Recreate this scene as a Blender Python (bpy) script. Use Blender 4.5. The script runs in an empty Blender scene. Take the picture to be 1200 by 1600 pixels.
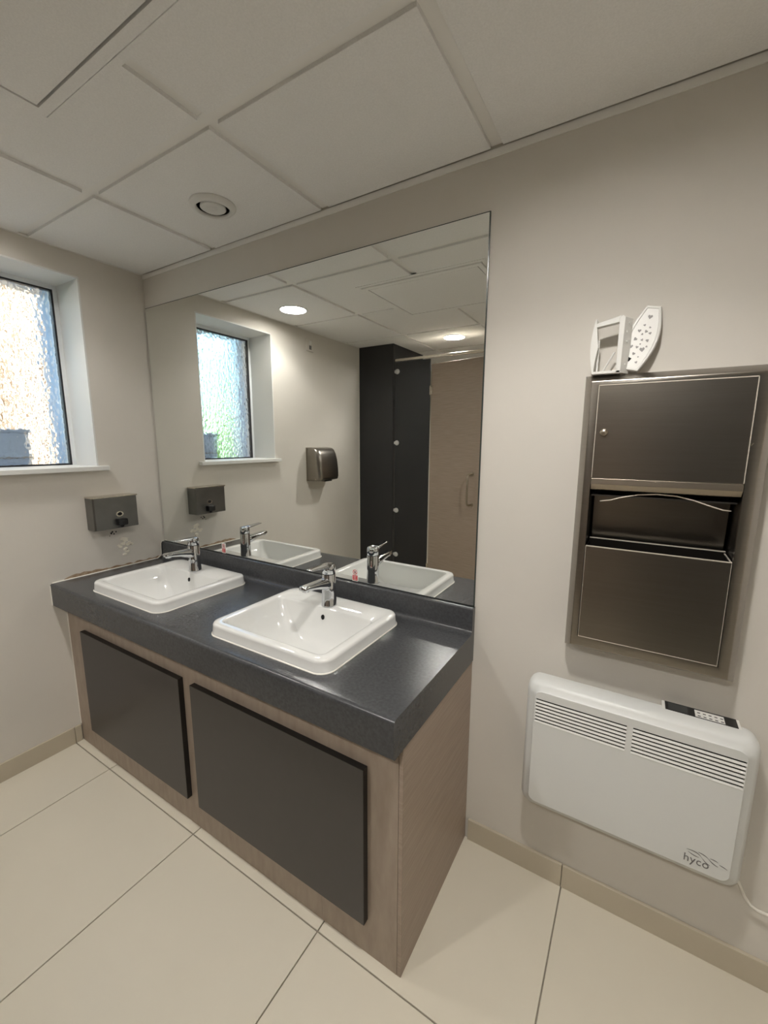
import bpy, bmesh, math, random
from mathutils import Vector, Matrix
random.seed(7)
PI = math.pi

# ------------------------------------------------------------------ camera
H = 2.199
scn = bpy.context.scene
cd = bpy.data.cameras.new('camera'); cam = bpy.data.objects.new('camera', cd); scn.collection.objects.link(cam)
yaw, pitch, roll, FPX = 0.5471, -0.1664, 0.0043, 654.36
F = Vector((-math.sin(yaw)*math.cos(pitch), math.cos(yaw)*math.cos(pitch), math.sin(pitch)))
R0 = Vector((math.cos(yaw), math.sin(yaw), 0)); U0 = R0.cross(F)
R = math.cos(roll)*R0 + math.sin(roll)*U0; U = -math.sin(roll)*R0 + math.cos(roll)*U0
m = Matrix((R, U, -F)).transposed().to_4x4(); m.translation = Vector((2.1592, -1.2678, 1.4054))
cam.matrix_world = m
cd.sensor_fit = 'HORIZONTAL'; cd.sensor_width = 36; cd.lens = FPX/1200*36; cd.clip_start = .02
scn.camera = cam
# ------------------------------------------------------------------ world, sun, exposure
w = bpy.data.worlds.new('world'); scn.world = w; w.use_nodes = True
nt = w.node_tree; bgn = nt.nodes['Background']
sky = nt.nodes.new('ShaderNodeTexSky'); sky.sky_type = 'NISHITA'; sky.sun_disc = False
sky.sun_elevation = math.radians(38); sky.sun_rotation = math.radians(100); sky.ozone_density = 1.2; sky.air_density = 1.0
tint = nt.nodes.new('ShaderNodeVectorMath'); tint.operation = 'MULTIPLY'; tint.inputs[1].default_value = (.76, .96, 1.0)
nt.links.new(sky.outputs[0], tint.inputs[0]); nt.links.new(tint.outputs[0], bgn.inputs[0]); bgn.inputs[1].default_value = 0.24
sd = bpy.data.lights.new('sun', 'SUN'); sun = bpy.data.objects.new('sun', sd); scn.collection.objects.link(sun)
sd.energy = 1.1; sd.angle = .01; sd.color = (1, .93, .8)
sun.rotation_euler = (math.radians(-25), math.radians(52), 0)
scn.view_settings.view_transform = 'Standard'; scn.view_settings.look = 'None'
scn.view_settings.gamma = 1; scn.view_settings.use_curve_mapping = False
scn.view_settings.exposure = 1.8
LAMP_SPOT = 7; LAMP_LENS = 44; LAMP_COL = (1, .966, .92)
col = scn.collection

# ------------------------------------------------------------------ materials
def s2l(c): return tuple(((x/255)/12.92 if x/255 <= .04045 else ((x/255+.055)/1.055)**2.4) for x in c)
def mat(name, rgb, rough=.5, metal=0, var=0, vscale=8, bump=0, bscale=200, stretch=(1, 1, 1), spec=.5, coat=0, rgb2=None, bdist=.002):
    M = bpy.data.materials.new(name); M.use_nodes = True; t = M.node_tree; p = t.nodes['Principled BSDF']
    c = s2l(rgb); p.inputs['Base Color'].default_value = (*c, 1)
    p.inputs['Roughness'].default_value = rough; p.inputs['Metallic'].default_value = metal
    p.inputs['Specular IOR Level'].default_value = spec; p.inputs['Coat Weight'].default_value = coat
    tc = t.nodes.new('ShaderNodeTexCoord'); mp = t.nodes.new('ShaderNodeMapping'); mp.inputs['Scale'].default_value = stretch
    t.links.new(tc.outputs['Object'], mp.inputs[0])
    if var or rgb2:
        n = t.nodes.new('ShaderNodeTexNoise'); n.inputs['Scale'].default_value = vscale; n.inputs['Detail'].default_value = 6
        t.links.new(mp.outputs[0], n.inputs['Vector'])
        r = t.nodes.new('ShaderNodeValToRGB'); r.color_ramp.elements[0].position = .3; r.color_ramp.elements[1].position = .7
        a = c if rgb2 is None else s2l(rgb2)
        if rgb2 is None:
            r.color_ramp.elements[0].color = (*[x*(1-var) for x in c], 1); r.color_ramp.elements[1].color = (*[min(1, x*(1+var)) for x in c], 1)
        else:
            r.color_ramp.elements[0].color = (*a, 1); r.color_ramp.elements[1].color = (*c, 1)
        t.links.new(n.outputs[0], r.inputs[0]); t.links.new(r.outputs[0], p.inputs['Base Color'])
    if bump:
        n = t.nodes.new('ShaderNodeTexNoise'); n.inputs['Scale'].default_value = bscale; n.inputs['Detail'].default_value = 3
        t.links.new(mp.outputs[0], n.inputs['Vector'])
        b = t.nodes.new('ShaderNodeBump'); b.inputs['Strength'].default_value = bump; b.inputs['Distance'].default_value = bdist
        t.links.new(n.outputs[0], b.inputs['Height']); t.links.new(b.outputs[0], p.inputs['Normal'])
    return M
WALL = mat('wall_paint', (214, 209, 200), .75, var=.02, vscale=3, bump=.15, bscale=60)
REVEAL = mat('white_paint', (226, 226, 222), .5)
CEIL = mat('ceiling_board', (240, 239, 236), .9, var=.035, vscale=240, bump=.35, bscale=260)
TEE = mat('tee_metal', (240, 238, 233), .45)
TILE = mat('floor_tile', (214, 207, 190), .28, var=.02, vscale=2.5, bump=.05, bscale=30, spec=.35)
GROUT = mat('grout', (156, 148, 134), .9)
SKIRT = mat('skirting_tile', (190, 180, 160), .35, var=.02, vscale=3)
SLATE = mat('slate_laminate', (66, 67, 69), .24, var=.17, vscale=120, bump=.2, bscale=420, spec=.5, bdist=.0006)
WOOD = mat('pale_grained_laminate', (168, 151, 136), .45, rgb2=(153, 136, 121), vscale=9, stretch=(1, 1, 22), bump=.12, bscale=50, bdist=.0006)
WOODV = mat('pale_vertical_laminate', (168, 153, 138), .45, rgb2=(154, 138, 123), vscale=14, stretch=(3, 3, .8), bump=.2, bscale=240, bdist=.0005)
DARKD = mat('charcoal_door', (66, 62, 60), .38, var=.04, vscale=30, bump=.08, bscale=300)
DARKE = mat('black_edge', (22, 20, 19), .4)
BLACK = mat('black_laminate', (40, 40, 41), .42, var=.1, vscale=4, bump=.05, bscale=200)
CERAM = mat('white_ceramic', (222, 222, 219), .06, coat=.6)
CHROME = mat('chrome', (215, 217, 220), .05, metal=1)
STEEL = mat('brushed_steel', (150, 144, 136), .29, metal=1, var=.03, vscale=6, stretch=(1, 1, 30), bump=.04, bscale=90, bdist=.0003)
LINER = mat('steel_painted_shade', (40, 37, 34), .35, metal=.6)  # near-black: shade inside the steel cavity is put into the colour
STEELD = mat('dull_steel', (128, 127, 124), .38, metal=1, var=.1, vscale=12, bump=.1, bscale=90, bdist=.0004)
STEELL = mat('polished_steel_edge', (215, 208, 195), .22, metal=1)
EDGEL = mat('painted_steel_shine', (220, 212, 198), .4, metal=.35)  # pale and barely metallic, so the shine of steel edges is painted in
NICKEL = mat('satin_metal', (175, 165, 150), .34, metal=1)
CLAMP = mat('satin_white_metal', (205, 204, 200), .35)
BLKP = mat('black_plastic', (20, 20, 22), .3)
DARK = mat('dark_void', (10, 10, 10), .8)
WHITEP = mat('white_plastic', (226, 225, 220), .4)
HEATW = mat('white_enamel', (214, 215, 212), .38, bump=.12, bscale=420, bdist=.0006)
GREYP = mat('grey_print', (110, 108, 106), .6)
RED = mat('red_print', (196, 40, 44), .5)
SEAL = mat('white_sealant', (232, 228, 218), .5)
BROWN = mat('torn_plaster', (138, 112, 88), .95, rgb2=(176, 158, 134), vscale=60, bump=.8, bscale=90)
FLAKE = mat('flaking_paint', (240, 234, 220), .8, bump=.6, bscale=80)
MIRR = mat('mirror_silver', (244, 246, 243), 0, metal=1)
MEDGE = mat('mirror_edge', (58, 66, 63), .2)
GASK = mat('black_gasket', (32, 34, 40), .5)
PVC = mat('white_pvc', (226, 230, 232), .3)
CREAM = mat('cream_render', (240, 210, 180), .9, var=.04, vscale=2)
BRICK = mat('brown_render', (120, 84, 52), .9, var=.1, vscale=5)
LEAF = mat('leaf_green', (150, 205, 50), .7, rgb2=(90, 160, 40), vscale=4)
CONC = mat('outside_concrete', (150, 150, 148), .9, var=.1, vscale=4)
BLUEG = mat('blue_grey_paint_skylight', (178, 200, 224), .5)  # own colour of pipe and box, painted skylight on the outer reveal
def emis(name, rgb, s):
    M = bpy.data.materials.new(name); M.use_nodes = True; t = M.node_tree; t.nodes.clear()
    e = t.nodes.new('ShaderNodeEmission'); o = t.nodes.new('ShaderNodeOutputMaterial'); e.inputs[0].default_value = (*rgb, 1); e.inputs[1].default_value = s
    t.links.new(e.outputs[0], o.inputs[0]); return M
LENS = emis('lamp_lens', LAMP_COL, LAMP_LENS); LENS_DIM = emis('lamp_lens_dim', LAMP_COL, LAMP_LENS*.5)
def glass_mat():
    M = bpy.data.materials.new('textured_glass'); M.use_nodes = True; t = M.node_tree; t.nodes.clear()
    o = t.nodes.new('ShaderNodeOutputMaterial'); g = t.nodes.new('ShaderNodeBsdfGlass'); g.inputs['IOR'].default_value = 1.45; g.inputs['Roughness'].default_value = .04
    tr = t.nodes.new('ShaderNodeBsdfTransparent'); mx = t.nodes.new('ShaderNodeMixShader'); mx.inputs[0].default_value = .84
    tc = t.nodes.new('ShaderNodeTexCoord'); mp = t.nodes.new('ShaderNodeMapping'); mp.inputs['Scale'].default_value = (1, 1, .7)
    v = t.nodes.new('ShaderNodeTexVoronoi'); v.feature = 'SMOOTH_F1'; v.inputs['Scale'].default_value = 62; v.inputs['Smoothness'].default_value = .7
    n = t.nodes.new('ShaderNodeTexNoise'); n.inputs['Scale'].default_value = 28
    ad = t.nodes.new('ShaderNodeMath'); ad.operation = 'ADD'
    b = t.nodes.new('ShaderNodeBump'); b.inputs['Strength'].default_value = 1; b.inputs['Distance'].default_value = .006
    t.links.new(tc.outputs['Object'], mp.inputs[0]); t.links.new(mp.outputs[0], v.inputs['Vector']); t.links.new(mp.outputs[0], n.inputs['Vector'])
    t.links.new(v.outputs['Distance'], ad.inputs[0]); t.links.new(n.outputs[0], ad.inputs[1])
    t.links.new(ad.outputs[0], b.inputs['Height']); t.links.new(b.outputs[0], g.inputs['Normal'])
    t.links.new(tr.outputs[0], mx.inputs[1]); t.links.new(g.outputs[0], mx.inputs[2]); t.links.new(mx.outputs[0], o.inputs[0])
    return M
GLASS = glass_mat()

# ------------------------------------------------------------------ helpers
def BM(): return bmesh.new()
def obj(name, bm, material, parent=None, smooth=False, bevel=0, segs=2, auto=None):
    bmesh.ops.recalc_face_normals(bm, faces=bm.faces)
    me = bpy.data.meshes.new(name); bm.to_mesh(me); bm.free(); me.materials.append(material)
    o = bpy.data.objects.new(name, me); col.objects.link(o)
    if parent is not None: o.parent = parent
    if smooth or auto:
        for f in me.polygons: f.use_smooth = True
        if auto: me.set_sharp_from_angle(angle=math.radians(auto))
    if bevel:
        b = o.modifiers.new('bevel', 'BEVEL'); b.width = bevel; b.segments = segs; b.limit_method = 'ANGLE'; b.angle_limit = math.radians(40)
        for f in me.polygons: f.use_smooth = True
        me.set_sharp_from_angle(angle=math.radians(35)); b.harden_normals = True
    return o
def thing(name, label, cat, loc=(0, 0, 0), group=None):
    o = bpy.data.objects.new(name, None); col.objects.link(o); o.location = loc; o.empty_display_size = .05
    return tag(o, label, cat, group)
def tag(o, label, cat, group=None):
    o['label'] = label; o['category'] = cat
    if group: o['group'] = group
    return o
def struct(o, label=None):
    o['kind'] = 'structure'
    if label: o['label'] = label
    return o
def box(bm, x0, x1, y0, y1, z0, z1):
    vs = [bm.verts.new((x, y, z)) for x in (x0, x1) for y in (y0, y1) for z in (z0, z1)]
    for f in ((0, 1, 3, 2), (4, 6, 7, 5), (0, 4, 5, 1), (2, 3, 7, 6), (0, 2, 6, 4), (1, 5, 7, 3)): bm.faces.new([vs[i] for i in f])
    return bm
def bx(*a): return box(BM(), *a)
def loft(bm, loops, cap0=False, cap1=False, closed=True):
    L = [[bm.verts.new(p) for p in lp] for lp in loops]
    for a, b in zip(L, L[1:]):
        n = len(a)
        for i in range(n if closed else n-1):
            j = (i+1) % n
            bm.faces.new((a[i], a[j], b[j], b[i]))
    if cap0: bm.faces.new(L[0])
    if cap1: bm.faces.new(L[-1])
    return bm
def rrect(hx, hy, r, n=6):
    """rounded rectangle outline in 2-D"""
    pts = []
    r = max(min(r, hx, hy), 1e-5)
    for k, (sx, sy) in enumerate(((1, 1), (-1, 1), (-1, -1), (1, -1))):
        for i in range(n+1):
            a = PI/2*k + PI/2*i/n
            pts.append((sx*(hx-r) + r*math.cos(a), sy*(hy-r) + r*math.sin(a)))
    return pts
def circ(r, n=32): return [(r*math.cos(2*PI*i/n), r*math.sin(2*PI*i/n)) for i in range(n)]
def lathe(bm, prof, n=40, c=(0, 0, 0), axis='z', cap0=False, cap1=False):
    loops = []
    for r, h in prof:
        lp = []
        for x, y in circ(r, n):
            p = {'z': (x, y, h), 'y': (x, h, y), 'x': (h, x, y)}[axis]
            lp.append((p[0]+c[0], p[1]+c[1], p[2]+c[2]))
        loops.append(lp)
    return loft(bm, loops, cap0, cap1)
def tube(bm, pts, r, n=10):
    pts = [Vector(p) for p in pts]; loops = []; up = None
    for i, p in enumerate(pts):
        t = ((pts[min(i+1, len(pts)-1)] - pts[max(i-1, 0)])).normalized()
        if up is None: up = t.orthogonal().normalized()
        up = (up - t*up.dot(t)).normalized(); s = t.cross(up)
        loops.append([p + r*(math.cos(2*PI*k/n)*up + math.sin(2*PI*k/n)*s) for k in range(n)])
    return loft(bm, loops, True, True)
def prism(bm, pts2, fn, d0, d1):
    """extrude 2-D outline; fn(u,v,d) -> xyz"""
    return loft(bm, [[fn(u, v, d0) for u, v in pts2], [fn(u, v, d1) for u, v in pts2]], True, True)
def slab_holes(bm, xs, zs, skip, fn, d0, d1):
    """slab made of cells between sorted cuts, cells listed in skip left out"""
    for i in range(len(xs)-1):
        for j in range(len(zs)-1):
            if (i, j) in skip: continue
            a = fn(xs[i], zs[j], d0); b = fn(xs[i+1], zs[j+1], d1)
            box(bm, *sorted((a[0], b[0])), *sorted((a[1], b[1])), *sorted((a[2], b[2])))
    return bm

# ------------------------------------------------------------------ room dimensions
XR, YF = 2.95, -3.25
WY0, WY1, WZ0, WZ1 = -.8382, -.291, 1.2885, 2.0995       # window opening
DX0, DX1, DZ0, DZ1 = 2.048, 2.364, .872, 1.552            # towel unit recess
# floor
fl = struct(obj('floor', bx(-.0, XR+.2, YF-.2, .2, -.12, -.006), GROUT), 'pale floor laid with large beige tiles')
xj = [0] + [.3117 + .5835*k for k in range(5)] + [XR]; yj = [0] + [-.5124 - .5835*k for k in range(5)] + [YF]
g = .0018
for i in range(len(xj)-1):
    for j in range(len(yj)-1):
        if xj[i+1]-xj[i] < .03 or yj[j]-yj[j+1] < .03: continue
        obj('tile', bx(xj[i]+g, xj[i+1]-g, yj[j+1]+g, yj[j]-g, -.006, 0), TILE, fl, bevel=.0008, segs=1)
# walls
wl = struct(obj('wall_left', slab_holes(BM(), [YF-.2, WY0, WY1, .2], [-.12, WZ0-.0205, WZ1, H+.3], {(1, 1)}, lambda u, v, d: (d, u, v), -.40, 0), WALL), 'light grey beige painted wall with the window')
wb = struct(obj('wall_back', slab_holes(BM(), [0, DX0, DX1, XR+.2], [-.12, DZ0, DZ1, H+.3], {(1, 1)}, lambda u, v, d: (u, d, v), 0, .2), WALL), 'light beige painted wall behind the mirror and dispenser')
struct(obj('wall_right', bx(XR, XR+.2, YF-.2, 0, -.12, H+.3), WALL), 'plain painted wall outside the picture on the right')
struct(obj('wall_front', bx(0, XR, YF-.2, YF, -.12, H+.3), WALL), 'painted wall behind the toilet cubicles')
# plaster reveal lining of the window opening
rv = BM()
for a in ((-.20, 0.0006, WY1-.0008, WY1+.006, WZ0-.02, WZ1+.006), (-.20, 0.0006, WY0-.006, WY0+.0008, WZ0-.02, WZ1+.006), (-.20, .0006, WY0-.006, WY1+.006, WZ1-.0008, WZ1+.006)): box(rv, *a)
obj('window_reveal', rv, REVEAL, wl)['label'] = 'bright white reveal around the window'
orv = BM(); box(orv, -.41, -.24, WY1-.004, WY1+.01, WZ0-.02, WZ1); box(orv, -.41, -.24, WY0-.01, WY0+.004, WZ0-.02, WZ1)
obj('outer_reveal', orv, BLUEG, wl)['label'] = 'outer side of the window opening, coloured by blue skylight'  # blue of the sky's light is put into this side's colour
# skirting
def skirting(name, spans, fn, label):
    root = struct(obj(name, BM() if False else fn(spans[0][0], spans[-1][1], .0, .004, 0.002, .076), GROUT), label)
    for a, b in spans: obj('skirting_tile', fn(a+.0012, b-.0012, 0, .010, 0, .0803), SKIRT, root, bevel=.0012)
skirting('baseboard_back', [(1.747, 2.0607), (2.0607, 2.644), (2.644, XR)], lambda a, b, d0, d1, z0, z1: bx(a, b, -d1, -d0, z0, z1), 'beige tile skirting under the heater')
skirting('baseboard_left', [(YF, -2.263), (-1.855, -1.68), (-1.68, -1.0959), (-1.0959, -.5124), (-.5124, -.4835)][1:], lambda a, b, d0, d1, z0, z1: bx(d0, d1, a, b, z0, z1), 'beige tile skirting along the window wall')
# ------------------------------------------------------------------ ceiling
ce = struct(obj('ceiling', bx(-.3, XR+.2, YF-.2, .2, H+.12, H+.2), CEIL), 'suspended ceiling of square speckled boards')
gx = [0, .547, 1.147, 1.747, 2.347, XR]; gy = [0, -.4715, -1.0715, -1.6715, -2.2715, -2.8715, YF]
LIGHTS = [(.262, -.782), (.852, -1.915), (2.03, -.775), (2.047, -1.97)]
VENT = (.832, -.221)
HX0, HX1, HY0, HY1 = .803, 1.497, -1.268, -.672
def hole_tile(x0, x1, y0, y1, cx, cy, r, z0, z1, n=32):
    bm = BM(); inn = [(cx+r*math.cos(2*PI*i/n), cy+r*math.sin(2*PI*i/n)) for i in range(n)]; out = []
    for i in range(n):
        dx, dy = math.cos(2*PI*i/n), math.sin(2*PI*i/n); t = 9
        if abs(dx) > 1e-6: t = min(t, ((x1 if dx > 0 else x0)-cx)/dx)
        if abs(dy) > 1e-6: t = min(t, ((y1 if dy > 0 else y0)-cy)/dy)
        out.append([cx+dx*t, cy+dy*t])
    for X in (x0, x1):
        for Y in (y0, y1):
            k = min(range(n), key=lambda i: (out[i][0]-X)**2+(out[i][1]-Y)**2); out[k] = [X, Y]
    rings = [[(*p, z1) for p in inn], [(*p, z0) for p in inn], [(*p, z0) for p in out], [(*p, z1) for p in out]]
    loft(bm, rings); return bm
tg = .017
for i in range(len(gx)-1):
    for j in range(len(gy)-1):
        x0 = gx[i] + (tg if i else .006); x1 = gx[i+1] - (tg if i < len(gx)-2 else .003)
        y1 = gy[j] - (tg if j else .0075); y0 = gy[j+1] + (tg if j < len(gy)-2 else .003)
        hole = None
        for (lx, ly) in LIGHTS:
            if x0 < lx < x1 and y0 < ly < y1: hole = (lx, ly, .081)
        if x0 < VENT[0] < x1 and y0 < VENT[1] < y1: hole = (*VENT, .054)
        # boards cut back around the access hatch
        if x0 < HX1-.03 and x1 > HX0+.03 and y0 < HY1-.03 and y1 > HY0+.03:
            bm = BM(); px = sorted({x0, x1, min(max(HX0+.03, x0), x1), min(max(HX1-.03, x0), x1)}); py = sorted({y0, y1, min(max(HY0+.03, y0), y1), min(max(HY1-.03, y0), y1)})
            for a in range(len(px)-1):
                for b in range(len(py)-1):
                    mx_, my_ = (px[a]+px[a+1])/2, (py[b]+py[b+1])/2
                    if HX0+.03 < mx_ < HX1-.03 and HY0+.03 < my_ < HY1-.03: continue
                    box(bm, px[a], px[a+1], py[b], py[b+1], H, H+.014)
            obj('ceiling_tile', bm, CEIL, ce)
        elif hole: obj('ceiling_tile', hole_tile(x0, x1, y0, y1, *hole, H, H+.014), CEIL, ce)
        else: obj('ceiling_tile', bx(x0, x1, y0, y1, H, H+.014), CEIL, ce, bevel=.0015, segs=1)
def tee(a): obj('tee_bar', bx(*a), TEE, ce)
for k, x in enumerate(gx[1:-1]):
    if HX0 < x < HX1:
        tee((x-.018, x+.018, HY1-.02, 0, H+.010, H+.022)); tee((x-.018, x+.018, YF, HY0+.02, H+.010, H+.022))
    else: tee((x-.018, x+.018, YF, 0, H+.010, H+.022))
for y in gy[1:-1]:
    if HY0 < y < HY1:
        tee((0, HX0+.02, y-.018, y+.018, H+.0095, H+.0215)); tee((HX1-.02, XR, y-.018, y+.018, H+.0095, H+.0215))
    else: tee((0, XR, y-.018, y+.018, H+.0095, H+.0215))
for n_, a in (('trim_1', (0.001, XR, -.0035, -.0002, H-.019, H+.0)), ('trim_1b', (.0002, .0035, YF, 0, H-.0015, H+.006))):
    if n_ == 'trim_1': struct(obj('trim_1', bx(*a), TEE), 'painted angle trim where ceiling meets the mirror wall')
    else: struct(obj('trim_2', bx(*a), TEE), 'thin angle trim where ceiling meets the window wall')
# access hatch
t = thing('access_hatch', 'square painted access hatch with raised frame in the ceiling', 'hatch', ((HX0+HX1)/2, (HY0+HY1)/2, H))
cx, cy = (HX1-HX0)/2, (HY1-HY0)/2
def frame_rings(rs): return [[(sx*(cx-i), sy*(cy-i), z) for sx, sy in ((1, 1), (-1, 1), (-1, -1), (1, -1))] for i, z in rs]
obj('hatch_flange', loft(BM(), frame_rings([(0, 0), (0, -.0025), (.018, -.0025), (.018, .008), (.0235, .008), (.0235, -.007), (.026, -.008), (.047, -.008), (.047, .012)])), CEIL, t)
obj('hatch_panel', loft(BM(), frame_rings([(.0515, .012), (.0515, -.006), (.053, -.0075)]), True, True), CEIL, t)
obj('hatch_gap', loft(BM(), frame_rings([(.010, .009), (.060, .009)])), DARK, t)
# vent
t = thing('air_valve', 'round white extract air valve in the ceiling', 'vent', (*VENT, H))
obj('valve_ring', lathe(BM(), [(.0535, .02), (.0535, -.010), (.057, -.016), (.066, -.012), (.074, -.004), (.0755, 0), (.056, 0.001)], 48), WHITEP, t, smooth=True)
obj('valve_throat', lathe(BM(), [(.0532, -.006), (.0532, .05), (.001, .05)], 40), DARK, t)
obj('valve_disc', lathe(BM(), [(.001, -.0115), (.010, -.0125), (.014, -.0095), (.018, -.0105), (.037, -.0125), (.0425, -.009), (.041, -.003), (.02, .005), (.008, .045)], 48), WHITEP, t, smooth=True)
# downlights
def downlight(x, y, label, dim=False):
    t = thing('downlight', label, 'ceiling light', (x, y, H))
    obj('bezel', lathe(BM(), [(.0845, 0.0005), (.0845, -.003), (.080, -.006), (.0785, -.004), (.0775, .010), (.0775, .03)], 48), WHITEP, t, smooth=True)
    obj('lamp_lens', lathe(BM(), [(.001, .015), (.0765, .015), (.0765, .022)], 48, cap0=False), LENS_DIM if dim else LENS, t)
    sp = bpy.data.lights.new('spot', 'SPOT'); so = bpy.data.objects.new('lamp_spot', sp); col.objects.link(so); so.parent = t
    so.location = (0, 0, .009); sp.energy = LAMP_SPOT*(.5 if dim else 1.1); sp.color = LAMP_COL; sp.spot_size = math.radians(128); sp.spot_blend = .45; sp.shadow_soft_size = .03
    return t
downlight(*LIGHTS[0], 'lit round downlight nearest the window wall', True)
downlight(*LIGHTS[1], 'lit round downlight over the cubicle door head')
downlight(*LIGHTS[2], 'round downlight outside the picture above the heater')
downlight(*LIGHTS[3], 'round downlight outside the picture near the cubicles')

# ------------------------------------------------------------------ window
wn = struct(obj('window_1', BM(), PVC), 'white framed window with pebbled obscured glass')
GX = -.195; gy0, gy1, gz1 = -.80, -.309, 2.072
def winframe(bm, y0, y1, z0, z1, w_, xa, xb):
    box(bm, xa, xb, y0, y0+w_, z0, z1); box(bm, xa, xb, y1-w_, y1, z0, z1); box(bm, xa, xb, y0+w_, y1-w_, z0, z0+w_); box(bm, xa, xb, y0+w_, y1-w_, z1-w_, z1); return bm
obj('window_frame', winframe(BM(), WY0, WY1, WZ0-.02, WZ1, .019, -.255, GX), PVC, wn, bevel=.002)
obj('gasket', winframe(BM(), WY0+.0185, WY1-.0185, WZ0-.001, WZ1-.0185, .008, -.22, GX-.0015), GASK, wn)
obj('pane', bx(GX-.012, GX-.008, WY0+.02, WY1-.02, WZ0, WZ1-.02), GLASS, wn)['label'] = 'pebbled obscured glass pane'
obj('window_sill', bx(GX+.001, .0005, WY0+.001, WY1-.001, WZ0-.021, WZ0), REVEAL, wn, bevel=.003)
obj('window_sill', bx(.0006, .032, WY0-.035, WY1+.040, WZ0-.0212, WZ0-.0001), REVEAL, wn, bevel=.003)
# outside
struct(obj('ground', bx(-9, -.41, -7, 7, -.3, -.12), CONC), 'paved ground outside the window')
nb = struct(obj('neighbour_wall', bx(-3.3, -2.9, -1.35, 5, -.12, 4.2), CREAM), 'sunlit cream wall seen blurred through the window')
for a_, b_ in ((.20, .33), (.53, .58), (-.9, -.6)): obj('brown_pier', bx(-2.9, -2.84, a_, b_, -.12, 4.2), BRICK, nb)
t = thing('drainpipe', 'pale blue grey pipe just outside the window glass', 'pipe', (-.47, -.555, 0))
obj('pipe', lathe(BM(), [(.038, -.12), (.038, 4)], 20), BLUEG, t, smooth=True)
obj('pipe_collar', lathe(BM(), [(.046, 1.70), (.046, 1.74)], 20, cap0=True, cap1=True), BLUEG, t)
t = thing('vent_box', 'pale blue grey box on the outer ledge behind the glass', 'box', (-.31, -.51, WZ0-.02))
obj('box_body', bx(-.05, .05, -.065, .065, 0, .17), BLUEG, t, bevel=.004)
obj('box_lid', bx(-.056, .056, -.071, .071, .17, .185), BLUEG, t, bevel=.004)
obj('box_rib', bx(-.052, .052, -.067, .067, .055, .06), CONC, t)
struct(obj('outer_sill', bx(-.45, -.256, WY0+.002, WY1-.002, WZ0-.05, WZ0-.0205), CONC), 'outer window ledge')
t = thing('bush', 'green leafy bush outside seen through obscured glass', 'bush', (-2.5, -2.75, -.12))
lf = BM()
for k in range(2600):
    a = random.uniform(0, 2*PI); u = random.uniform(-1, 1); rr = random.uniform(.75, 1.0)
    q = math.sqrt(1-u*u); p = Vector((.42*rr*q*math.cos(a), .55*rr*q*math.sin(a), 1.45+1.3*rr*u))
    nrm = Vector((random.gauss(0, 1), random.gauss(0, 1), random.gauss(0, 1))).normalized(); s1 = nrm.orthogonal().normalized()*.06; s2 = nrm.cross(s1).normalized()*.032
    lf.faces.new([lf.verts.new(p+v) for v in (s1, s2, -s1, -s2)])
fo = obj('foliage', lf, LEAF, t); fo['kind'] = 'stuff'
obj('trunk', tube(BM(), [(0, 0, 0), (.03, .02, .7), (0, 0, 1.7)], .05), BRICK, t)

# damage and sealant on the left wall
rag = []; ys = [-.475+.016*i for i in range(29)]
hs = {0: .002, 1: .010, 2: .016, 3: .019, 4: .017, 5: .022, 6: .020, 7: .016, 8: .020, 9: .017, 10: .012, 11: .012, 12: .010, 13: .014}
top = [(y, .790 + .7*hs.get(i, .009 + .005*math.sin(i*1.9)) + random.uniform(-.002, .002)) for i, y in enumerate(ys)]
pm = BM(); prism(pm, [(ys[0], .788), (ys[-1], .788)] + top[::-1], lambda u, v, d: (d, u, v), .0004, .0022)
obj('torn_plaster', pm, BROWN, wl)['label'] = 'torn brown plaster edge above the worktop'
fk = BM()
for (y, z, s) in ((-.208, .925, .016), (-.200, .914, .011), (-.214, .90, .014), (-.196, .893, .012), (-.182, .902, .01), (-.228, .888, .011), (-.205, .872, .012), (-.198, .858, .010), (-.21, .846, .009), (-.236, .897, .008), (-.172, .892, .008)):
    pts = []
    for i in range(9):
        a = 2*PI*i/9; r_ = 1.35*s*random.uniform(.55, 1.1); pts.append((y+r_*math.cos(a), z+r_*.6*math.sin(a)))
    loft(fk, [[(.0003, u, v) for u, v in pts], [(.0035+random.uniform(0, .003), y+(u-y)*.75, z+(v-z)*.75) for u, v in pts]], False, True)
obj('flaking_paint', fk, FLAKE, wl)['kind'] = 'stuff'
bc = BM()
for (y, z, s) in ((-.206, .914, .0022), (-.262, .962, .004), (-.25, .957, .003), (-.27, .95, .002), (-.24, .966, .003), (-.198, .862, .0035), (-.196, .867, .002), (-.256, .968, .0035)):
    prism(bc, [(y+s*math.cos(a), z+s*1.3*math.sin(a)) for a in [2*PI*i/7+random.uniform(-.2, .2) for i in range(7)]], lambda u, v, d: (d, u, v), .0003, .0012)
obj('dark_chip', bc, DARK, wl)['kind'] = 'stuff'

# ------------------------------------------------------------------ mirror
MX0, MX1, MZ0, MZ1 = .0074, 1.7368, .8745, 2.0459
t = thing('wall_mirror', 'large frameless wall mirror above the two sinks', 'mirror', ((MX0+MX1)/2, 0, MZ0))
hx = (MX1-MX0)/2
e = .003
fc = loft(BM(), [[(-hx+e, -.006, e), (hx-e, -.006, e), (hx-e, -.006, MZ1-MZ0-e), (-hx+e, -.006, MZ1-MZ0-e)]], True)
obj('mirror_glass', fc, MIRR, t)
eb = BM()
loft(eb, [[(-hx+k, y, k), (hx-k, y, k), (hx-k, y, MZ1-MZ0-k), (-hx+k, y, MZ1-MZ0-k)] for k, y in ((0, -.0003), (0, -.0048), (e, -.006))])
obj('mirror_edge', eb, MEDGE, t)

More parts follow.
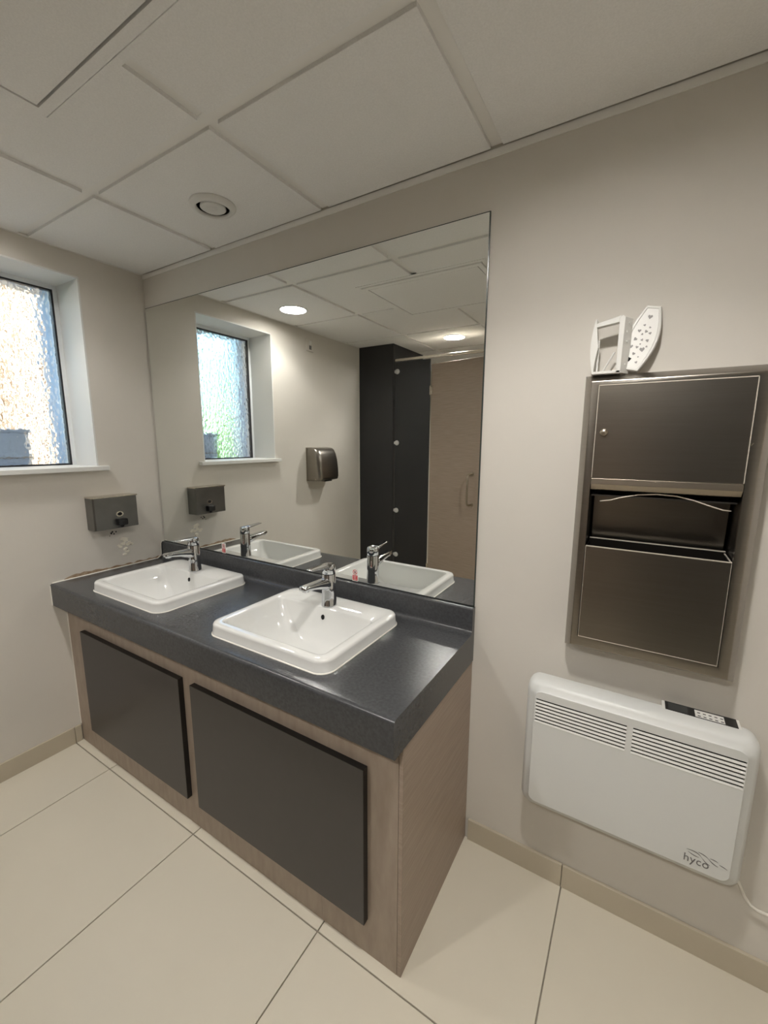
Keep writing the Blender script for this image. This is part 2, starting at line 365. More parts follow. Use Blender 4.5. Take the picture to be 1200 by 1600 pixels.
# ------------------------------------------------------------------ vanity cabinet
CT, CL, CD, CTH = .7862, 1.7391, .5309, .1021
CBX, CBY = 1.7431, -.4804
t = thing('vanity_cabinet', 'pale wood grain vanity cabinet under the dark worktop', 'cabinet', (0, 0, 0))
zt = CT-CTH+.06
obj('front_panel', bx(.004, 1.47, CBY, CBY+.018, 0, CT-CTH-.0006), WOODV, t)
obj('front_panel', bx(1.4706, 1.7245, CBY, CBY+.018, 0, CT-CTH-.0006), WOODV, t)
obj('end_panel', bx(1.7252, CBX-.006, CBY, -.002, 0, CT-CTH-.0006), WOOD, t, bevel=.0008, segs=1)
obj('sealant_bead', tube(BM(), [(.004, CBY-.001, .082), (.004, CBY-.001, CT-.108)], .0028, 8), SEAL, t)['label'] = 'white sealant bead by the wall'
for x0, x1 in ((.153, .857), (.9235, 1.6325)):
    d = obj('access_door', bx(x0, x1, CBY-.0195, CBY-.0005, .1165, .589), DARKD, t, bevel=.0006, segs=1)
    eg = BM(); y0, y1 = CBY-.0190, CBY-.0006
    box(eg, x0-.0004, x1+.0007, y0, y1, .5886, .5898); box(eg, x1-.0002, x1+.0008, y0, y1, .1163, .5896); box(eg, x0-.0004, x1, y0, y1, .1158, .1168); box(eg, x0-.0008, x0+.0002, y0, y1, .1163, .5896)
    obj('door_edge', eg, DARKE, d)['label'] = 'black door edge'
# worktop
SC = [(.4775, -.2675), (1.2475, -.2675)]; SHX, SHY = .2475, .2075
t = thing('worktop', 'dark slate grey worktop with upstand and rounded front edge', 'worktop', (0, 0, CT))
def prof():
    p = [(-.455, -CTH), (-CD+.004, -CTH), (-CD, -CTH+.004)]
    r = .011
    for i in range(7): a = PI-PI/2*i/6; p.append((-CD+r+r*math.cos(a), -r+r*math.sin(a)))
    p.append((-.50, 0)); return p
def prof2():
    p = [(-.062, 0), (-.042, 0)]
    r = .020
    for i in range(7): a = -PI/2+PI/2*i/6; p.append((-.042+r*math.cos(a)-.0, r+r*math.sin(a)))
    r = .006
    for i in range(5): a = PI+(-PI/2)*i/4; p.append((-.022+r+r*math.cos(a), MZ0-CT-.001-r+r*math.sin(a)))
    p.append((-.0008, MZ0-CT-.001)); return p
bm = BM()
for P_ in (prof(), prof2()): loft(bm, [[(.002, y, z) for y, z in P_], [(CL, y, z) for y, z in P_]], closed=False)
xs = [.002]; ys_ = [-.50, -.455, -.08, -.062]
for c in SC: xs += [c[0]-.225, c[0]+.225]
xs.append(CL)
for i in range(5):
    for j in range(3):
        if i in (1, 3) and j == 1: continue
        bm.faces.new([bm.verts.new(p) for p in ((xs[i], ys_[j], 0), (xs[i+1], ys_[j], 0), (xs[i+1], ys_[j+1], 0), (xs[i], ys_[j+1], 0))])
allp = prof()[::1] + prof2()
for x in (.002, CL):
    bm.faces.new([bm.verts.new((x, y, z)) for y, z in allp + [(-.0008, -CTH)]])
bm.faces.new([bm.verts.new(p) for p in ((.002, -.455, -CTH), (.002, -.0008, -CTH), (1.0*.002+.0005, -.0008, -CTH), (1.0*.002+.0005, -.455, -CTH))])
bm.faces.new([bm.verts.new(p) for p in ((CBX-.025, -.455, -CTH+.0), (CL, -.455, -CTH), (CL, -.0008, -CTH), (CBX-.025, -.0008, -CTH))])
bmesh.ops.remove_doubles(bm, verts=bm.verts, dist=1e-5)
obj('worktop_surface', bm, SLATE, t, auto=40)
sp_ = [(.004, -CD+.0005, -CTH+.004), (.004, -CD+.0005, -.012), (.004, -CD+.010, .0005), (.004, -.05, .0015), (.004, -.0285, .014), (.004, -.0255, .08), (.004, -.018, .0885), (.004, -.007, .09)]
obj('sealant_bead', tube(BM(), sp_, .003, 8), SEAL, t)['label'] = 'white sealant bead against the window wall'

# ------------------------------------------------------------------ sinks
def make_sink(cx, cy, label):
    t = thing('sink', label, 'sink', (cx, cy, CT), 'sinks set in the worktop')
    N = 8
    def lp(hx, hy, r, z, oy=0): return [(x, y+oy, z) for x, y in rrect(hx, hy, r, N)]
    RH = .040
    L = [lp(.2475, .2075, .045, .0012), lp(.2475, .2075, .045, .005), lp(.2462, .2062, .044, .008), lp(.2445, .2045, .043, .029), lp(.2438, .2038, .042, RH-.006),
         lp(.240, .200, .039, RH-.0015), lp(.233, .193, .036, RH), lp(.222, .182, .030, RH), ]
    hy0 = .133; oy = -.0425
    L += [lp(.2135, hy0+.002, .022, RH-.0005, oy), lp(.2100, hy0-.0005, .021, RH-.003, oy), lp(.2075, hy0-.002, .021, RH-.009, oy),
          lp(.198, .1265, .030, .0, oy-.001), lp(.176, .120, .042, -.034, oy-.002), lp(.142, .110, .05, -.066, oy-.003), lp(.100, .088, .055, -.088, oy-.004), lp(.06, .05, .045, -.098, oy-.004), lp(.024, .024, .024, -.101, oy-.004)]
    obj('basin', loft(BM(), L), CERAM, t, smooth=True)
    obj('drain', lathe(BM(), [(.001, -.097), (.017, -.0975), (.021, -.099), (.0245, -.0985), (.026, -.101)], 32, c=(0, oy-.004, 0)), CHROME, t, smooth=True)
    # overflow slot in the sloping back wall
    ov = BM(); prism(ov, [(.0072*math.cos(2*PI*i/20), .0088*math.sin(2*PI*i/20)) for i in range(20)], lambda u, v, d: (u, .0845+.12*v-d, .006+v), -.004, .0022)
    obj('overflow_hole', ov, DARK, t)
    bd = BM(); pts = [(x, y, .002) for x, y in rrect(.2485, .2085, .046, N)]
    loft(bd, [[(x*1.0, y*1.0, .0002) for x, y in rrect(.2500, .2100, .0475, N)], [(x, y, .0025) for x, y in rrect(.2495, .2095, .047, N)], [(x, y, .0034) for x, y in rrect(.247, .207, .045, N)]])
    obj('sealant_ring', bd, SEAL, t, smooth=True)['label'] = 'white sealant line round the base'
    return t
make_sink(*SC[0], 'white rectangular sink nearest the window wall')
make_sink(*SC[1], 'white rectangular sink nearest the open end of the worktop')

def make_tap(cx, cy, label):
    t = thing('faucet', label, 'tap', (cx, cy, CT+.040), 'chrome mixer taps on the sinks')
    obj('tap_body', lathe(BM(), [(.001, 0), (.0275, 0), (.0285, .002), (.0265, .006), (.0250, .05), (.0242, .116), (.0232, .1185)], 40, cap0=True), CHROME, t, smooth=True)
    # spout
    L = []
    for s, w_, h_, yy, zz, tilt in ((0, .021, .022, -.004, .082, .16), (.2, .020, .0195, -.028, .087, .15), (.5, .018, .0125, -.068, .094, .12), (.8, .0165, .009, -.108, .0985, .08), (.96, .0158, .0078, -.134, .1005, .05), (1, .0135, .006, -.138, .1007, .05)):
        L.append([(x, yy + y*tilt, zz + y) for x, y in rrect(w_, h_, min(w_, h_)*.75, 5)])
    obj('spout', loft(BM(), L, True, True), CHROME, t, smooth=True)
    obj('aerator', lathe(BM(), [(.0115, .094), (.0115, .0875), (.009, .0875), (.001, .089)], 24, c=(0, -.121, 0)), CHROME, t, smooth=True)
    # lever cap with its paddle handle
    hb = BM(); lathe(hb, [(.0225, .1195), (.0242, .121), (.0242, .143), (.0228, .150), (.017, .1535), (.001, .1545)], 40, cap0=True)
    L = []
    for yy, w_, h_, zz in ((.002, .0205, .006, .1475), (-.025, .0195, .0055, .1490), (-.06, .0150, .0035, .1515), (-.092, .0135, .0024, .1545), (-.1005, .0125, .002, .1555), (-.1035, .0095, .0012, .156)):
        L.append([(x, yy, zz + y) for x, y in rrect(w_, h_, h_*.95, 4)])
    loft(hb, L, True, True)
    obj('lever_handle', hb, CHROME, t, smooth=True)
    rg = BM(); lathe(rg, [(.0235, .1178), (.0235, .1205)], 32); obj('shadow_gap', rg, DARK, t)
    return t
make_tap(.4775, -.150, 'chrome mixer tap on the sink nearest the window wall')
make_tap(1.250, -.150, 'chrome mixer tap on the sink nearest the worktop end')

# warning stickers on the mirror foot
def sticker(x, label):
    t = thing('warning_sticker', label, 'sticker', (x, -.0064, .8765), 'red and white tap warning stickers')
    obj('sticker_backing', prism(BM(), rrect(.0135, .0245, .002, 3), lambda u, v, d: (u, d, v+.0245), 0, -.0007), WHITEP, t)
    obj('red_field', prism(BM(), rrect(.0112, .0100, .001, 2), lambda u, v, d: (u, d, v+.0135), -.0004, -.0010), RED, t)
    rb = BM(); n = 24
    loft(rb, [[(r*math.cos(2*PI*i/n), y, .0355+r*math.sin(2*PI*i/n)) for i in range(n)] for r, y in ((.0098, -.0006), (.0098, -.0011), (.0078, -.0011), (.0078, -.0006))])
    c_, s_ = math.cos(-PI/4), math.sin(-PI/4)
    prism(rb, [(u*c_-v*s_, u*s_+v*c_) for u, v in ((-.0085, -.0009), (.0085, -.0009), (.0085, .0009), (-.0085, .0009))], lambda u, v, d: (u, d, v+.0355), -.0006, -.0011)
    obj('prohibition_symbol', rb, RED, t)
    gl = BM(); prism(gl, [(-.003, -.005), (.0028, -.005), (.0038, .004), (-.004, .004)], lambda u, v, d: (u, d, v+.0355), -.0005, -.0009)
    obj('cup_pictogram', gl, GREYP, t)
    wt = BM()
    for k, (a, b) in enumerate(((-.008, .0075), (-.0065, .006), (-.008, .008))):
        z = .0195-.0058*k; prism(wt, [(a, z-.0012), (b, z-.0008), (b, z+.0005), (a, z+.0005)], lambda u, v, d: (u, d, v), -.0008, -.0013)
    obj('lettering', wt, WHITEP, t)
    return t
sticker(1.2625, 'red and white no drinking sticker behind the sink nearest the worktop end')
sticker(.497, 'red and white no drinking sticker behind the sink nearest the window')

# ------------------------------------------------------------------ soap dispenser on left wall
def soap():
    t = thing('soap_dispenser', 'brushed steel wall soap dispenser with black push valve', 'soap dispenser', (.001, -.262, .996))
    d = .072; hw = .098; hz = .15
    P_ = [(-hw, 0), (-hw, d-.006), (-hw+.006, d), (hw-.006, d), (hw, d-.006), (hw, 0)]
    bm = loft(BM(), [[(x, y, z) for y, x in P_] for z in (0, hz)], True, True)
    obj('dispenser_body', bm, STEELD, t, bevel=.0015)
    lid = bx(-.0, d+.002, -hw-.0015, hw+.0015, hz-.002, hz+.004)
    obj('dispenser_lid', lid, STEELL, t, bevel=.0012)
    wf = BM(); n = 24
    loft(wf, [[(x, .012+r*1.35*math.cos(2*PI*i/n), .067+r*math.sin(2*PI*i/n)) for i in range(n)] for r, x in ((.0125, d), (.0125, d+.0015), (.008, d+.0015), (.008, d+.0003))])
    obj('window_bezel', wf, STEELL, t)
    dk = BM(); prism(dk, [(.012+.0105*math.cos(2*PI*i/n), .067+.0078*math.sin(2*PI*i/n)) for i in range(n)], lambda u, v, dd: (dd, u, v), d+.0001, d+.0006); obj('level_window', dk, DARK, t)
    v = BM(); loft(v, [[(x, .014+yy*s, .030+zz*s) for yy, zz in rrect(.0235, .0165, .006, 4)] for x, s in ((d, 1), (d+.014, 1), (d+.024, .9), (d+.0265, .7))], True, True)
    obj('push_valve', v, BLKP, t, smooth=False, bevel=0, auto=40)
    v = BM(); lathe(v, [(.006, .004), (.008, .008), (.012, .015)], 16, c=(d+.010, .014, 0), cap0=True); obj('spout', v, BLKP, t, smooth=True)
soap()

# ------------------------------------------------------------------ recessed paper towel unit
def towel_unit():
    X0, X1, Z0, Z1 = 2.0185, 2.397, .837, 1.5735
    t = thing('towel_dispenser', 'tall brushed steel paper towel dispenser and waste bin unit', 'towel dispenser', ((X0+X1)/2, 0, Z0))
    ox, oz = (X0+X1)/2, Z0
    YFc = -.070
    ax0, ax1, az0, az1 = 2.0535-ox, 2.3575-ox, .882-oz, 1.5465-oz
    def ring(i, y, ring2=None): return [(X0+i-ox, y, Z0+i-oz), (X1-i-ox, y, Z0+i-oz), (X1-i-ox, y, Z1-i-oz), (X0+i-ox, y, Z1-i-oz)]
    inn = [(ax0-.001, 0, az0-.001), (ax1+.001, 0, az0-.001), (ax1+.001, 0, az1+.001), (ax0-.001, 0, az1+.001)]
    def rin(y): return [(x, y, z) for x, _, z in inn]
    obj('frame', loft(BM(), [ring(0, -.0005), ring(.0, -.034), ring(.002, -.040), ring(.015, YFc+.0045), ring(.0175, YFc+.001), ring(.020, YFc), rin(YFc), rin(YFc+.012)]), STEEL, t, auto=25)
    # liner box
    lb = BM(); x0, x1, z0, z1 = ax0-.002, ax1+.002, az0-.002, az1+.002
    for f in (((x0, -.058, z0), (x0, .10, z0), (x0, .10, z1), (x0, -.058, z1)), ((x1, -.058, z0), (x1, .10, z0), (x1, .10, z1), (x1, -.058, z1)), ((x0, .10, z0), (x1, .10, z0), (x1, .10, z1), (x0, .10, z1)), ((x0, -.058, z1), (x1, -.058, z1), (x1, .10, z1), (x0, .10, z1)), ((x0, -.058, z0), (x1, -.058, z0), (x1, .10, z0), (x0, .10, z0))):
        lb.faces.new([lb.verts.new(p) for p in f])
    obj('liner', lb, LINER, t)  # dark colour stands in for shade behind the opening
    d = obj('door', bx(ax0+.001, ax1-.001, YFc-.0015, YFc+.012, 1.3165-oz, az1-.0008), STEEL, t, bevel=.0015)
    k = BM(); lathe(k, [(.001, -.0095), (.0075, -.009), (.0088, -.006), (.0092, 0)], 28, c=(2.0735-ox, YFc-.001, 1.4305-oz), axis='y', cap0=True); obj('lock', k, NICKEL, d, smooth=True)['label'] = 'round chrome lock'
    ln = BM(); box(ln, ax0, ax1, YFc-.0026, YFc-.0005, az1-.0022, az1); box(ln, ax0, ax0+.0016, YFc-.0026, YFc-.0005, 1.317-oz, az1); box(ln, ax1-.0018, ax1, YFc-.0026, YFc-.0005, 1.317-oz, az1)
    obj('painted_edge_shine', ln, EDGEL, d)  # pale strips paint the highlight along the door edges
    # sloped rail under the door
    rl = loft(BM(), [[(x, YFc, 1.3155-oz), (x, YFc-.001, 1.300-oz), (x, YFc+.010, 1.286-oz), (x, YFc+.03, 1.283-oz), (x, YFc+.03, 1.3155-oz)] for x in (ax0, ax1)], True, True)
    obj('rail', rl, NICKEL, t, bevel=.001)
    pts = [(2.077, 1.262), (2.10, 1.266), (2.125, 1.275), (2.16, 1.284), (2.20, 1.288), (2.24, 1.286), (2.275, 1.278), (2.31, 1.266), (2.33, 1.260), (2.345, 1.259)]
    obj('guard_wire', tube(BM(), [(x-ox, -.05, z-.007-oz) for x, z in pts], .0016, 8), EDGEL, t, smooth=True)
    obj('towel_lip', bx(ax0, ax1, -.03, .02, 1.266-oz, 1.270-oz), STEELD, t)
    bp = loft(BM(), [[(x, .028, 1.262-oz), (x, .030, 1.262-oz), (x, .045, 1.12-oz), (x, .043, 1.12-oz)] for x in (ax0+.004, ax1-.004)], True, True)
    obj('back_plate', bp, STEEL, t)
    b = obj('waste_bin', bx(ax0+.001, ax1-.001, YFc-.0012, YFc+.0004, az0+.001, 1.137-oz), STEEL, t)
    bw = BM(); box(bw, ax0+.002, ax0+.0035, YFc, .020, az0+.002, 1.137-oz); box(bw, ax1-.0035, ax1-.002, YFc, .020, az0+.002, 1.137-oz); box(bw, ax0+.002, ax1-.002, .018, .020, az0+.002, 1.142-oz); box(bw, ax0+.002, ax1-.002, YFc, .02, az0+.002, az0+.004)
    obj('bin_walls', bw, LINER, b)  # bin inside coloured dark as if in shade
    rm = BM(); box(rm, ax0+.001, ax1-.001, YFc-.0022, YFc+.001, 1.136-oz, 1.1385-oz); box(rm, ax0+.002, ax1-.002, .0165, .0205, 1.1415-oz, 1.144-oz); box(rm, ax1-.0045, ax1-.002, YFc, .02, 1.1365-oz, 1.139-oz)
    box(rm, ax0+.001, ax1-.001, YFc-.0026, YFc-.0005, az0+.001, az0+.002); box(rm, ax0+.001, ax0+.0018, YFc-.0026, YFc-.0005, az0+.001, 1.137-oz); box(rm, ax1-.0018, ax1-.001, YFc-.0026, YFc-.0005, az0+.001, 1.137-oz)
    obj('bin_rim', rm, EDGEL, b)['label'] = 'rim of the bin with its bright shine painted in'  # rim and edge lines coloured pale as painted highlights
    obj('latch', tube(BM(), [(2.357-ox, YFc, 1.405-oz), (2.3595-ox, YFc-.006, 1.400-oz), (2.3625-ox, YFc-.002, 1.405-oz)], .0013, 6), STEELL, d)
towel_unit()
# two loose plastic pieces on top of it
TZ = 1.5735
def plastic_bits():
    t = thing('air_freshener', 'opened white plastic air freshener casing on the left end of the steel dispenser', 'air freshener', (2.066, -.035, TZ))
    # curved outer shell (lens-shaped side)
    P1 = []; n = 12
    for i in range(n+1): z = .002+.13*i/n; P1.append((-.033-.0075*math.sin(PI*i/n), z))
    P2 = [(-.023-.007*abs(math.cos(PI*i/n)), .002+.13*i/n) for i in range(n, -1, -1)]
    obj('side_shell', prism(BM(), P1+P2, lambda u, v, d: (u, d, v), -.022, .012), WHITEP, t, auto=40)
    obj('front_post', prism(BM(), [(.020, .0), (.030, 0), (.0315, .128), (.026, .134), (.019, .128)], lambda u, v, d: (u, d, v), -.026, -.020), WHITEP, t, bevel=.001)
    sd_ = obj('side_strip', prism(BM(), [(.030, -.0255), (.046, .008), (.044, .009), (.028, -.0245)], lambda u, v, d: (u, v, d), .001, .130), WHITEP, t, bevel=.0006)
    for z, u in ((.022, .5), (.075, .5), (.098, .4), (.118, .6)):
        h_ = BM(); lathe(h_, [(.0001, .0012), (.0022, .0012), (.0026, -.0003)], 12, axis='x', cap0=True)
        s_ = obj('screw_boss', h_, REVEAL, sd_); s_.location = (.030+.016*u, -.0255+.0335*u, z); s_.rotation_euler = (0, 0, -math.atan2(.016, .0335))
    obj('top_rail', prism(BM(), [(-.03, .112), (.022, .119), (.022, .134), (-.03, .121)], lambda u, v, d: (u, d, v), -.024, -.004), WHITEP, t, bevel=.001)
    obj('foot_plate', bx(-.033, .030, -.026, .014, 0, .007), WHITEP, t, bevel=.0015)
    obj('back_strut', bx(-.026, -.022, -.002, .004, .006, .085), WHITEP, t)
    obj('back_strut', tube(BM(), [(-.012, .004, .008), (.012, .006, .055)], .0022, 8), WHITEP, t)
    pf = thing('freshener_cover', 'oval white plastic cover with grey leaf shapes leaning on the wall', 'plastic cover', (2.116, -.012, TZ))
    def tr(u, v, d):  # tilt in the wall plane, lean back
        a = math.radians(14); x = u*math.cos(a)+v*math.sin(a); z = -u*math.sin(a)+v*math.cos(a)
        return (x, d-.022*(1-z/.16), z+.007)
    out = []; n = 10
    for i in range(n+1): s = i/n; out.append((.0165+.019*math.sin(PI*s) - .001*s, .154*s))
    out2 = [(-u, v) for u, v in out[::-1]]
    O = out+out2
    C = (0, .076)
    def ins(k, kz): return [(u*k, C[1]+(v-C[1])*kz) for u, v in O]
    loops = [(O, .009), (O, .001), (ins(.93, .975), -.003), (ins(.80, .93), -.0035), (ins(.76, .915), -.0015)]
    b = BM(); loft(b, [[tr(u, v, d) for u, v in L_] for L_, d in loops], False, True)
    obj('cover_shell', b, WHITEP, pf, auto=35)
    hb = BM(); heart = [(0, -.9), (.75, -.05), (.85, .35), (.5, .75), (.12, .6), (0, .3), (-.12, .6), (-.5, .75), (-.85, .35), (-.75, -.05)]
    spots = [(.000, .128, .0060, 0), (-.005, .108, .0032, .4), (.008, .104, .0028, -.5), (-.0115, .094, .0045, .2), (.003, .094, .0042, -.4), (.0125, .091, .0038, .5), (-.003, .087, .003, 1), (-.014, .074, .0048, -.6), (.001, .074, .0034, .8), (.0125, .074, .0042, 2.5), (-.017, .056, .005, .2), (-.004, .056, .0038, 0), (.0085, .052, .0066, .3), (-.006, .040, .0042, -.3), (.006, .034, .0022, 0), (-.012, .026, .004, 2), (.006, .021, .0035, .5), (.0155, .060, .0028, 1.2), (.0005, .064, .0022, 2)]
    dk = BM()
    for (u, v, s, a) in spots:
        tgt = dk if s == .004 else hb
        if s == .004: s = .0068
        prism(tgt, [(u+s*(p*math.cos(a)-q*math.sin(a)), v+s*(p*math.sin(a)+q*math.cos(a))) for p, q in heart], lambda uu, vv, d: tr(uu, vv, d), -.0012, -.0021)
    obj('heart_pattern', hb, mat('grey_cutout', (150, 148, 146), .6), pf)['label'] = 'grey leaf shapes'
    obj('dark_cutout', dk, DARK, pf)
plastic_bits()

# ------------------------------------------------------------------ convector heater
def heater():
    X0, X1, Z0, Z1 = 1.933, 2.459, .322, .729
    ox, oz = (X0+X1)/2, (Z0+Z1)/2; hx, hz = (X1-X0)/2, (Z1-Z0)/2
    t = thing('panel_heater', 'white wall mounted convector heater below the steel dispenser', 'heater', (ox, 0, oz))
    N = 8
    def lp(i, y, r, dz=0): return [(u, y, v) for u, v in rrect(hx-i, hz-i, r, N)]
    # front opening rectangle subdivided so that louvre slots are real openings
    YF_ = -.100
    L = [lp(.012, -.030, .02), lp(.002, -.034, .03), lp(0, -.050, .032), lp(.001, -.072, .032), lp(.005, -.084, .03), lp(.013, -.0925, .028), lp(.024, -.0955, .022), lp(.0265, YF_, .020)]
    shell = loft(BM(), L, True)
    obj('casing', shell, HEATW, t, auto=50)
    ix, iz = hx-.0265, hz-.0265
    # front panel with two slot openings
    sl = [(1.963-ox, 2.190-ox), (2.204-ox, 2.434-ox)]; s0, s1 = .606-oz, .680-oz
    xs = [-ix, sl[0][0], sl[0][1], sl[1][0], min(sl[1][1], ix-.002), ix]; zs = [-iz, s0, s1, iz]
    fp = BM(); r = .020
    def cell(a, b, c, d_): fp.faces.new([fp.verts.new(p) for p in ((a, YF_, c), (b, YF_, c), (b, YF_, d_), (a, YF_, d_))])
    for i in range(5):
        if i in (1, 3): continue
        cell(xs[i], xs[i+1], s0, s1)
    # top and bottom strips with rounded corners
    out = rrect(ix, iz, r, N)
    topv = [p for p in out if p[1] > 0]; botv = [p for p in out if p[1] <= 0]
    fp.faces.new([fp.verts.new((u, YF_, v)) for u, v in [(ix, s1)] + topv + [(-ix, s1)]])
    fp.faces.new([fp.verts.new((u, YF_, v)) for u, v in [(-ix, s0)] + botv + [(ix, s0)]])
    for i in (1, 3):
        a, b = xs[i], xs[i+1]; q = [(a, s0), (b, s0), (b, s1), (a, s1)]
        for k in range(4):
            (u0, v0), (u1, v1) = q[k], q[(k+1) % 4]
            fp.faces.new([fp.verts.new(p) for p in ((u0, YF_, v0), (u1, YF_, v1), (u1, YF_+.012, v1), (u0, YF_+.012, v0))])
    obj('front_panel', fp, HEATW, t)
    for i in (1, 3):
        a, b = xs[i], xs[i+1]
        g_ = obj('air_grille', bx(a-.001, b+.001, YF_+.010, YF_+.011, s0-.001, s1+.001), DARK, t); g_['label'] = 'dark louvred air outlet'
        p = (s1-s0)/7
        for k in range(7):
            z = s0 + p*k
            bm = BM(); prof_ = [(YF_-.0008, z), (YF_-.0012, z+.0012), (YF_+.0010, z+p*.52), (YF_+.0028, z+p*.52), (YF_+.0014, z)]
            loft(bm, [[(x, y, zz) for y, zz in prof_] for x in (a, b)], True, True)
            obj('slat', bm, WHITEP, g_)
    # controls on top at the right
    c = obj('control_box', bx(2.263-ox, 2.424-ox, -.052, -.010, .700-oz, .7225-oz+.007), WHITEP, t, bevel=.002)
    z = .7225-oz+.007
    obj('display', bx(2.270-ox, 2.417-ox, -.051, -.0125, z-.0005, z+.0012), BLKP, c)
    obj('screen', bx(2.277-ox, 2.318-ox, -.050, -.018, z+.001, z+.0018), mat('grey_screen', (52, 54, 54), .3), c)
    obj('button_label', bx(2.333-ox, 2.392-ox, -.050, -.019, z+.001, z+.0018), WHITEP, c)
    bt = BM()
    for k in range(10):
        bx_ = 2.338-ox + .0115*(k % 5); by_ = -.047 + .014*(k//5); box(bt, bx_, bx_+.006, by_, by_+.0045, z+.0017, z+.0023)
    obj('button_icons', bt, GREYP, c)
    # wall bracket
    obj('bracket', bx(-.18, .18, -.031, -.0005, -.12, .12), GREYP, t)
    # brand lettering
    cu = bpy.data.curves.new('txt', 'FONT'); cu.body = 'hyco'; cu.size = .030; cu.extrude = .0003; cu.space_character = 1.05
    tmp = bpy.data.objects.new('tmp', cu); col.objects.link(tmp)
    dg = bpy.context.evaluated_depsgraph_get(); me = bpy.data.meshes.new_from_object(tmp.evaluated_get(dg)); bpy.data.objects.remove(tmp)
    me.materials.clear(); me.materials.append(GREYP); me.name = 'logo_lettering'
    lo = bpy.data.objects.new('logo_lettering', me); col.objects.link(lo); lo.parent = t
    lo.rotation_euler = (PI/2, 0, 0); lo.location = (2.340-ox, YF_-.0004, .3645-oz)
    me.transform(Matrix.Scale(.88, 4, (1, 0, 0)))
    lo['label'] = 'grey word hyco'
    wv = BM()
    def swoosh(p0, p1, p2, wd):
        n = 12; a = []; b = []
        for i in range(n+1):
            s = i/n; x = (1-s)**2*p0[0]+2*s*(1-s)*p1[0]+s*s*p2[0]; y = (1-s)**2*p0[1]+2*s*(1-s)*p1[1]+s*s*p2[1]
            h = wd*math.sin(PI*min(1, max(0, s)))+.00012; a.append((x, y+h)); b.append((x, y-h))
        prism(wv, a+b[::-1], lambda u, v, d: (u-ox, d, v-oz), YF_-.0008, YF_-.0002)
    swoosh((2.345, .398), (2.368, .402), (2.376, .390), .0009); swoosh((2.376, .390), (2.385, .378), (2.394, .377), .0009)
    swoosh((2.348, .393), (2.360, .386), (2.371, .387), .0009)
    swoosh((2.368, .401), (2.380, .401), (2.389, .394), .0008); swoosh((2.389, .394), (2.398, .384), (2.409, .382), .0009)
    swoosh((2.392, .396), (2.400, .397), (2.408, .394), .0007); swoosh((2.411, .389), (2.419, .388), (2.427, .384), .0008)
    obj('logo_waves', wv, GREYP, t)['label'] = 'grey wave strokes of the logo'
heater()
t = thing('power_cable', 'pale cable hanging from the right end of the heater', 'cable', (2.44, -.02, .33))
pts = [(0, 0, 0), (.03, -.002, -.035), (.045, -.002, -.068), (.058, -.001, -.086), (.075, 0, -.094), (.10, 0, -.094), (.14, .003, -.085), (.24, .006, -.06)]
pp = []
for i in range(len(pts)-1):
    for k in range(4):
        s = k/4; pp.append(tuple(pts[i][j]*(1-s)+pts[i+1][j]*s for j in range(3)))
obj('cord', tube(BM(), pp+[pts[-1]], .0038, 8), SEAL, t, smooth=True)
obj('socket', bx(.235, .32, .0105, .0195, -.10, -.015), WHITEP, t, bevel=.003)

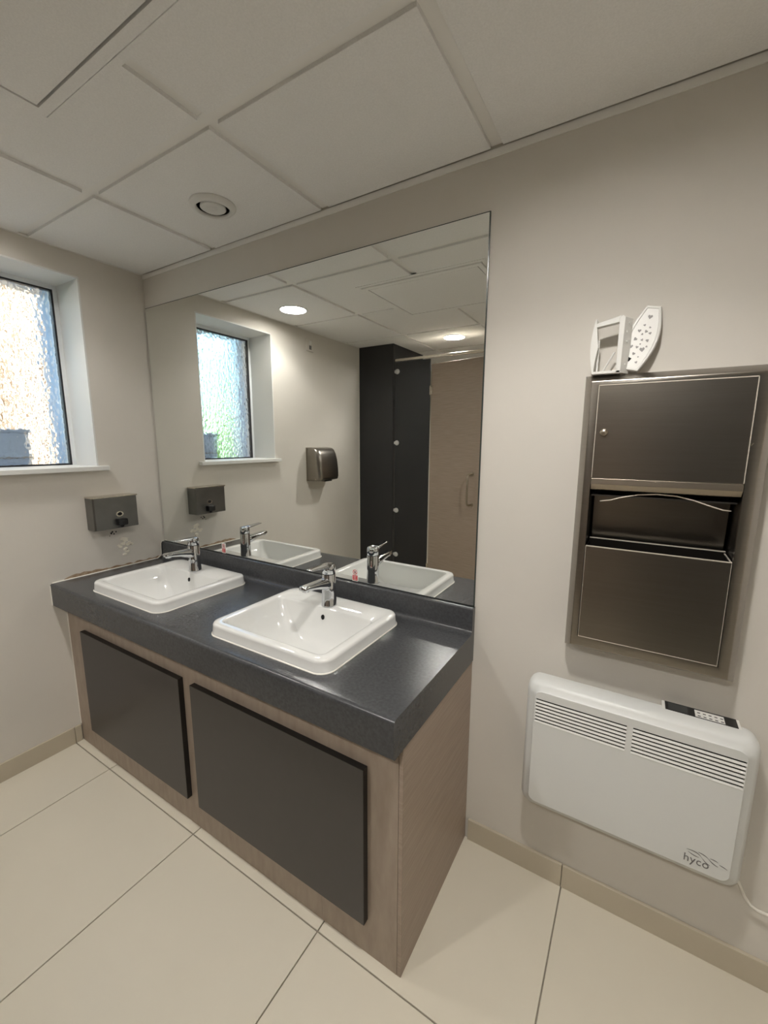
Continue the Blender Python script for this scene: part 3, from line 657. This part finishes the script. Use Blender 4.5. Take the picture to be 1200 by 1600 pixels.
# ------------------------------------------------------------------ far side: column, cubicles, hand dryer, spur
t = thing('boxed_column', 'black laminate boxing from floor to ceiling beside the cubicles', 'column', (0, 0, 0))
obj('front_board', bx(.002, .3445, -1.8786, -1.8606, 0, H-.001), BLACK, t)
obj('side_board', bx(.327, .3445, -2.41, -1.8786, 0, H-.001), BLACK, t)
obj('back_board', bx(.002, .3268, -2.41, -2.392, 0, H-.001), BLACK, t)
obj('edge_trim', bx(.0005, .0045, -1.8606, -1.8566, .08, H-.001), SEAL, t)
def cubicle(x0, w_p, w_d, label, ajar=0):
    t = thing('toilet_cubicle', label, 'cubicle', (x0, -1.882, 0))
    obj('pilaster', bx(.010, w_p, -.013, 0, .12, 2.052), BLACK, t, bevel=.0008, segs=1)
    for z in (.42, .816, 1.396, 1.977):
        cb = BM(); lathe(cb, [(.001, .010), (.016, .0095), (.0195, .007), (.021, 0), (.021, -.003)], 24, c=(.028, 0, z), axis='y', cap0=True)
        box(cb, .001, .018, -.012, .004, z-.011, z+.011)
        obj('clamp', cb, CLAMP, t, smooth=False, auto=40)
    obj('head_rail', bx(.0, w_p+w_d+.03, -.018, .006, 2.058, 2.078), STEELL, t, bevel=.003)
    obj('leg', lathe(BM(), [(.020, 0), (.020, .01), (.012, .014), (.012, .12)], 20, c=(w_p/2, -.006, 0), cap0=True), NICKEL, t, auto=40)
    d = obj('door', bx(w_p+.012, w_p+w_d, -.015, -.002, .13, 2.010), WOOD, t, bevel=.0008, segs=1); d['label'] = 'pale wood grain cubicle door'
    for z in (1.81, .35):
        hg = BM(); lathe(hg, [(.0065, z-.035), (.0065, z+.035)], 14, c=(w_p+.006, .003, 0), cap0=True, cap1=True); box(hg, w_p+.006, w_p+.022, -.001, .002, z-.03, z+.03)
        obj('hinge', hg, STEELL, d, auto=40)
    hx_ = w_p + .415
    hp = [(hx_, -.002, 1.165), (hx_, .035, 1.165), (hx_, .052, 1.16), (hx_, .060, 1.145), (hx_, .062, 1.05), (hx_, .060, .950), (hx_, .052, .935), (hx_, .035, .930), (hx_, -.002, .930)]
    hb = tube(BM(), hp, .0075, 12)
    for z in (1.165, .930): lathe(hb, [(.016, .003), (.016, -.002)], 20, c=(hx_, 0, z), axis='y', cap0=True)
    obj('pull_handle', hb, NICKEL, d, auto=45)
    if ajar:
        q = Matrix.Rotation(math.radians(ajar), 4, 'Z'); hp_ = Vector((w_p+.006, .003, 0)); d.rotation_euler = (0, 0, math.radians(ajar)); d.location = hp_ - q @ hp_
cubicle(.345, .325, .545, 'toilet cubicle with wood grain door beside the black boxing', 12)
cubicle(1.245, .325, .545, 'second toilet cubicle outside the picture further from the window')
struct(obj('wall_partition', bx(2.15, XR, -1.90, -1.87, 0, H), BLACK), 'black panel closing the cubicle row')
def dryer():
    t = thing('hand_dryer', 'brushed steel hand dryer on the window wall seen in the mirror', 'hand dryer', (.001, -1.275, 1.11))
    hw = .118; L = []
    for z, d, w_ in ((0, .098, .112), (.006, .128, .117), (.03, .139, .118), (.09, .136, .118), (.15, .128, .118), (.20, .115, .117), (.232, .098, .115), (.245, .080, .112), (.249, .05, .105)):
        q = []
        n = 6; r = .034
        q.append((0, -w_)); q.append((d-r-.01, -w_))
        for i in range(n+1): a = -PI/2+PI/2*i/n; q.append((d-r+r*math.cos(a), -w_+r+r*math.sin(a)))
        for i in range(n+1): a = PI/2*i/n; q.append((d-r+r*math.cos(a), w_-r+r*math.sin(a)))
        q.append((d-r-.01, w_)); q.append((0, w_))
        L.append([(x, y, z) for x, y in q])
    obj('dryer_cover', loft(BM(), L, True, True), STEEL, t, auto=60)
    obj('air_outlet', bx(.07, .12, -.035, .035, -.006, .004), DARK, t)
    obj('back_plate', bx(0, .004, -.121, .121, -.003, .25), NICKEL, t)
    s = BM(); lathe(s, [(.001, .1190), (.006, .1190), (.007, .1170)], 16, c=(.085, 0, .012), axis='y'); obj('fixing_screw', s, NICKEL, t)
dryer()
t = thing('fused_spur', 'small white wired switch plate high on the window wall', 'switch', (.001, -1.222, 2.058))
obj('face_plate', loft(BM(), [[(x, y, z+.043) for y, z in rrect(.040-i, .043-i, .005, 4)] for x, i in ((0, 0), (.006, 0), (.008, .002))], True, True), WALL, t)
obj('fuse_holder', bx(.008, .0105, -.012, .012, .012, .040), GREYP, t, bevel=.001)
obj('rocker', bx(.008, .012, -.010, .010, .048, .072), WHITEP, t, bevel=.001)
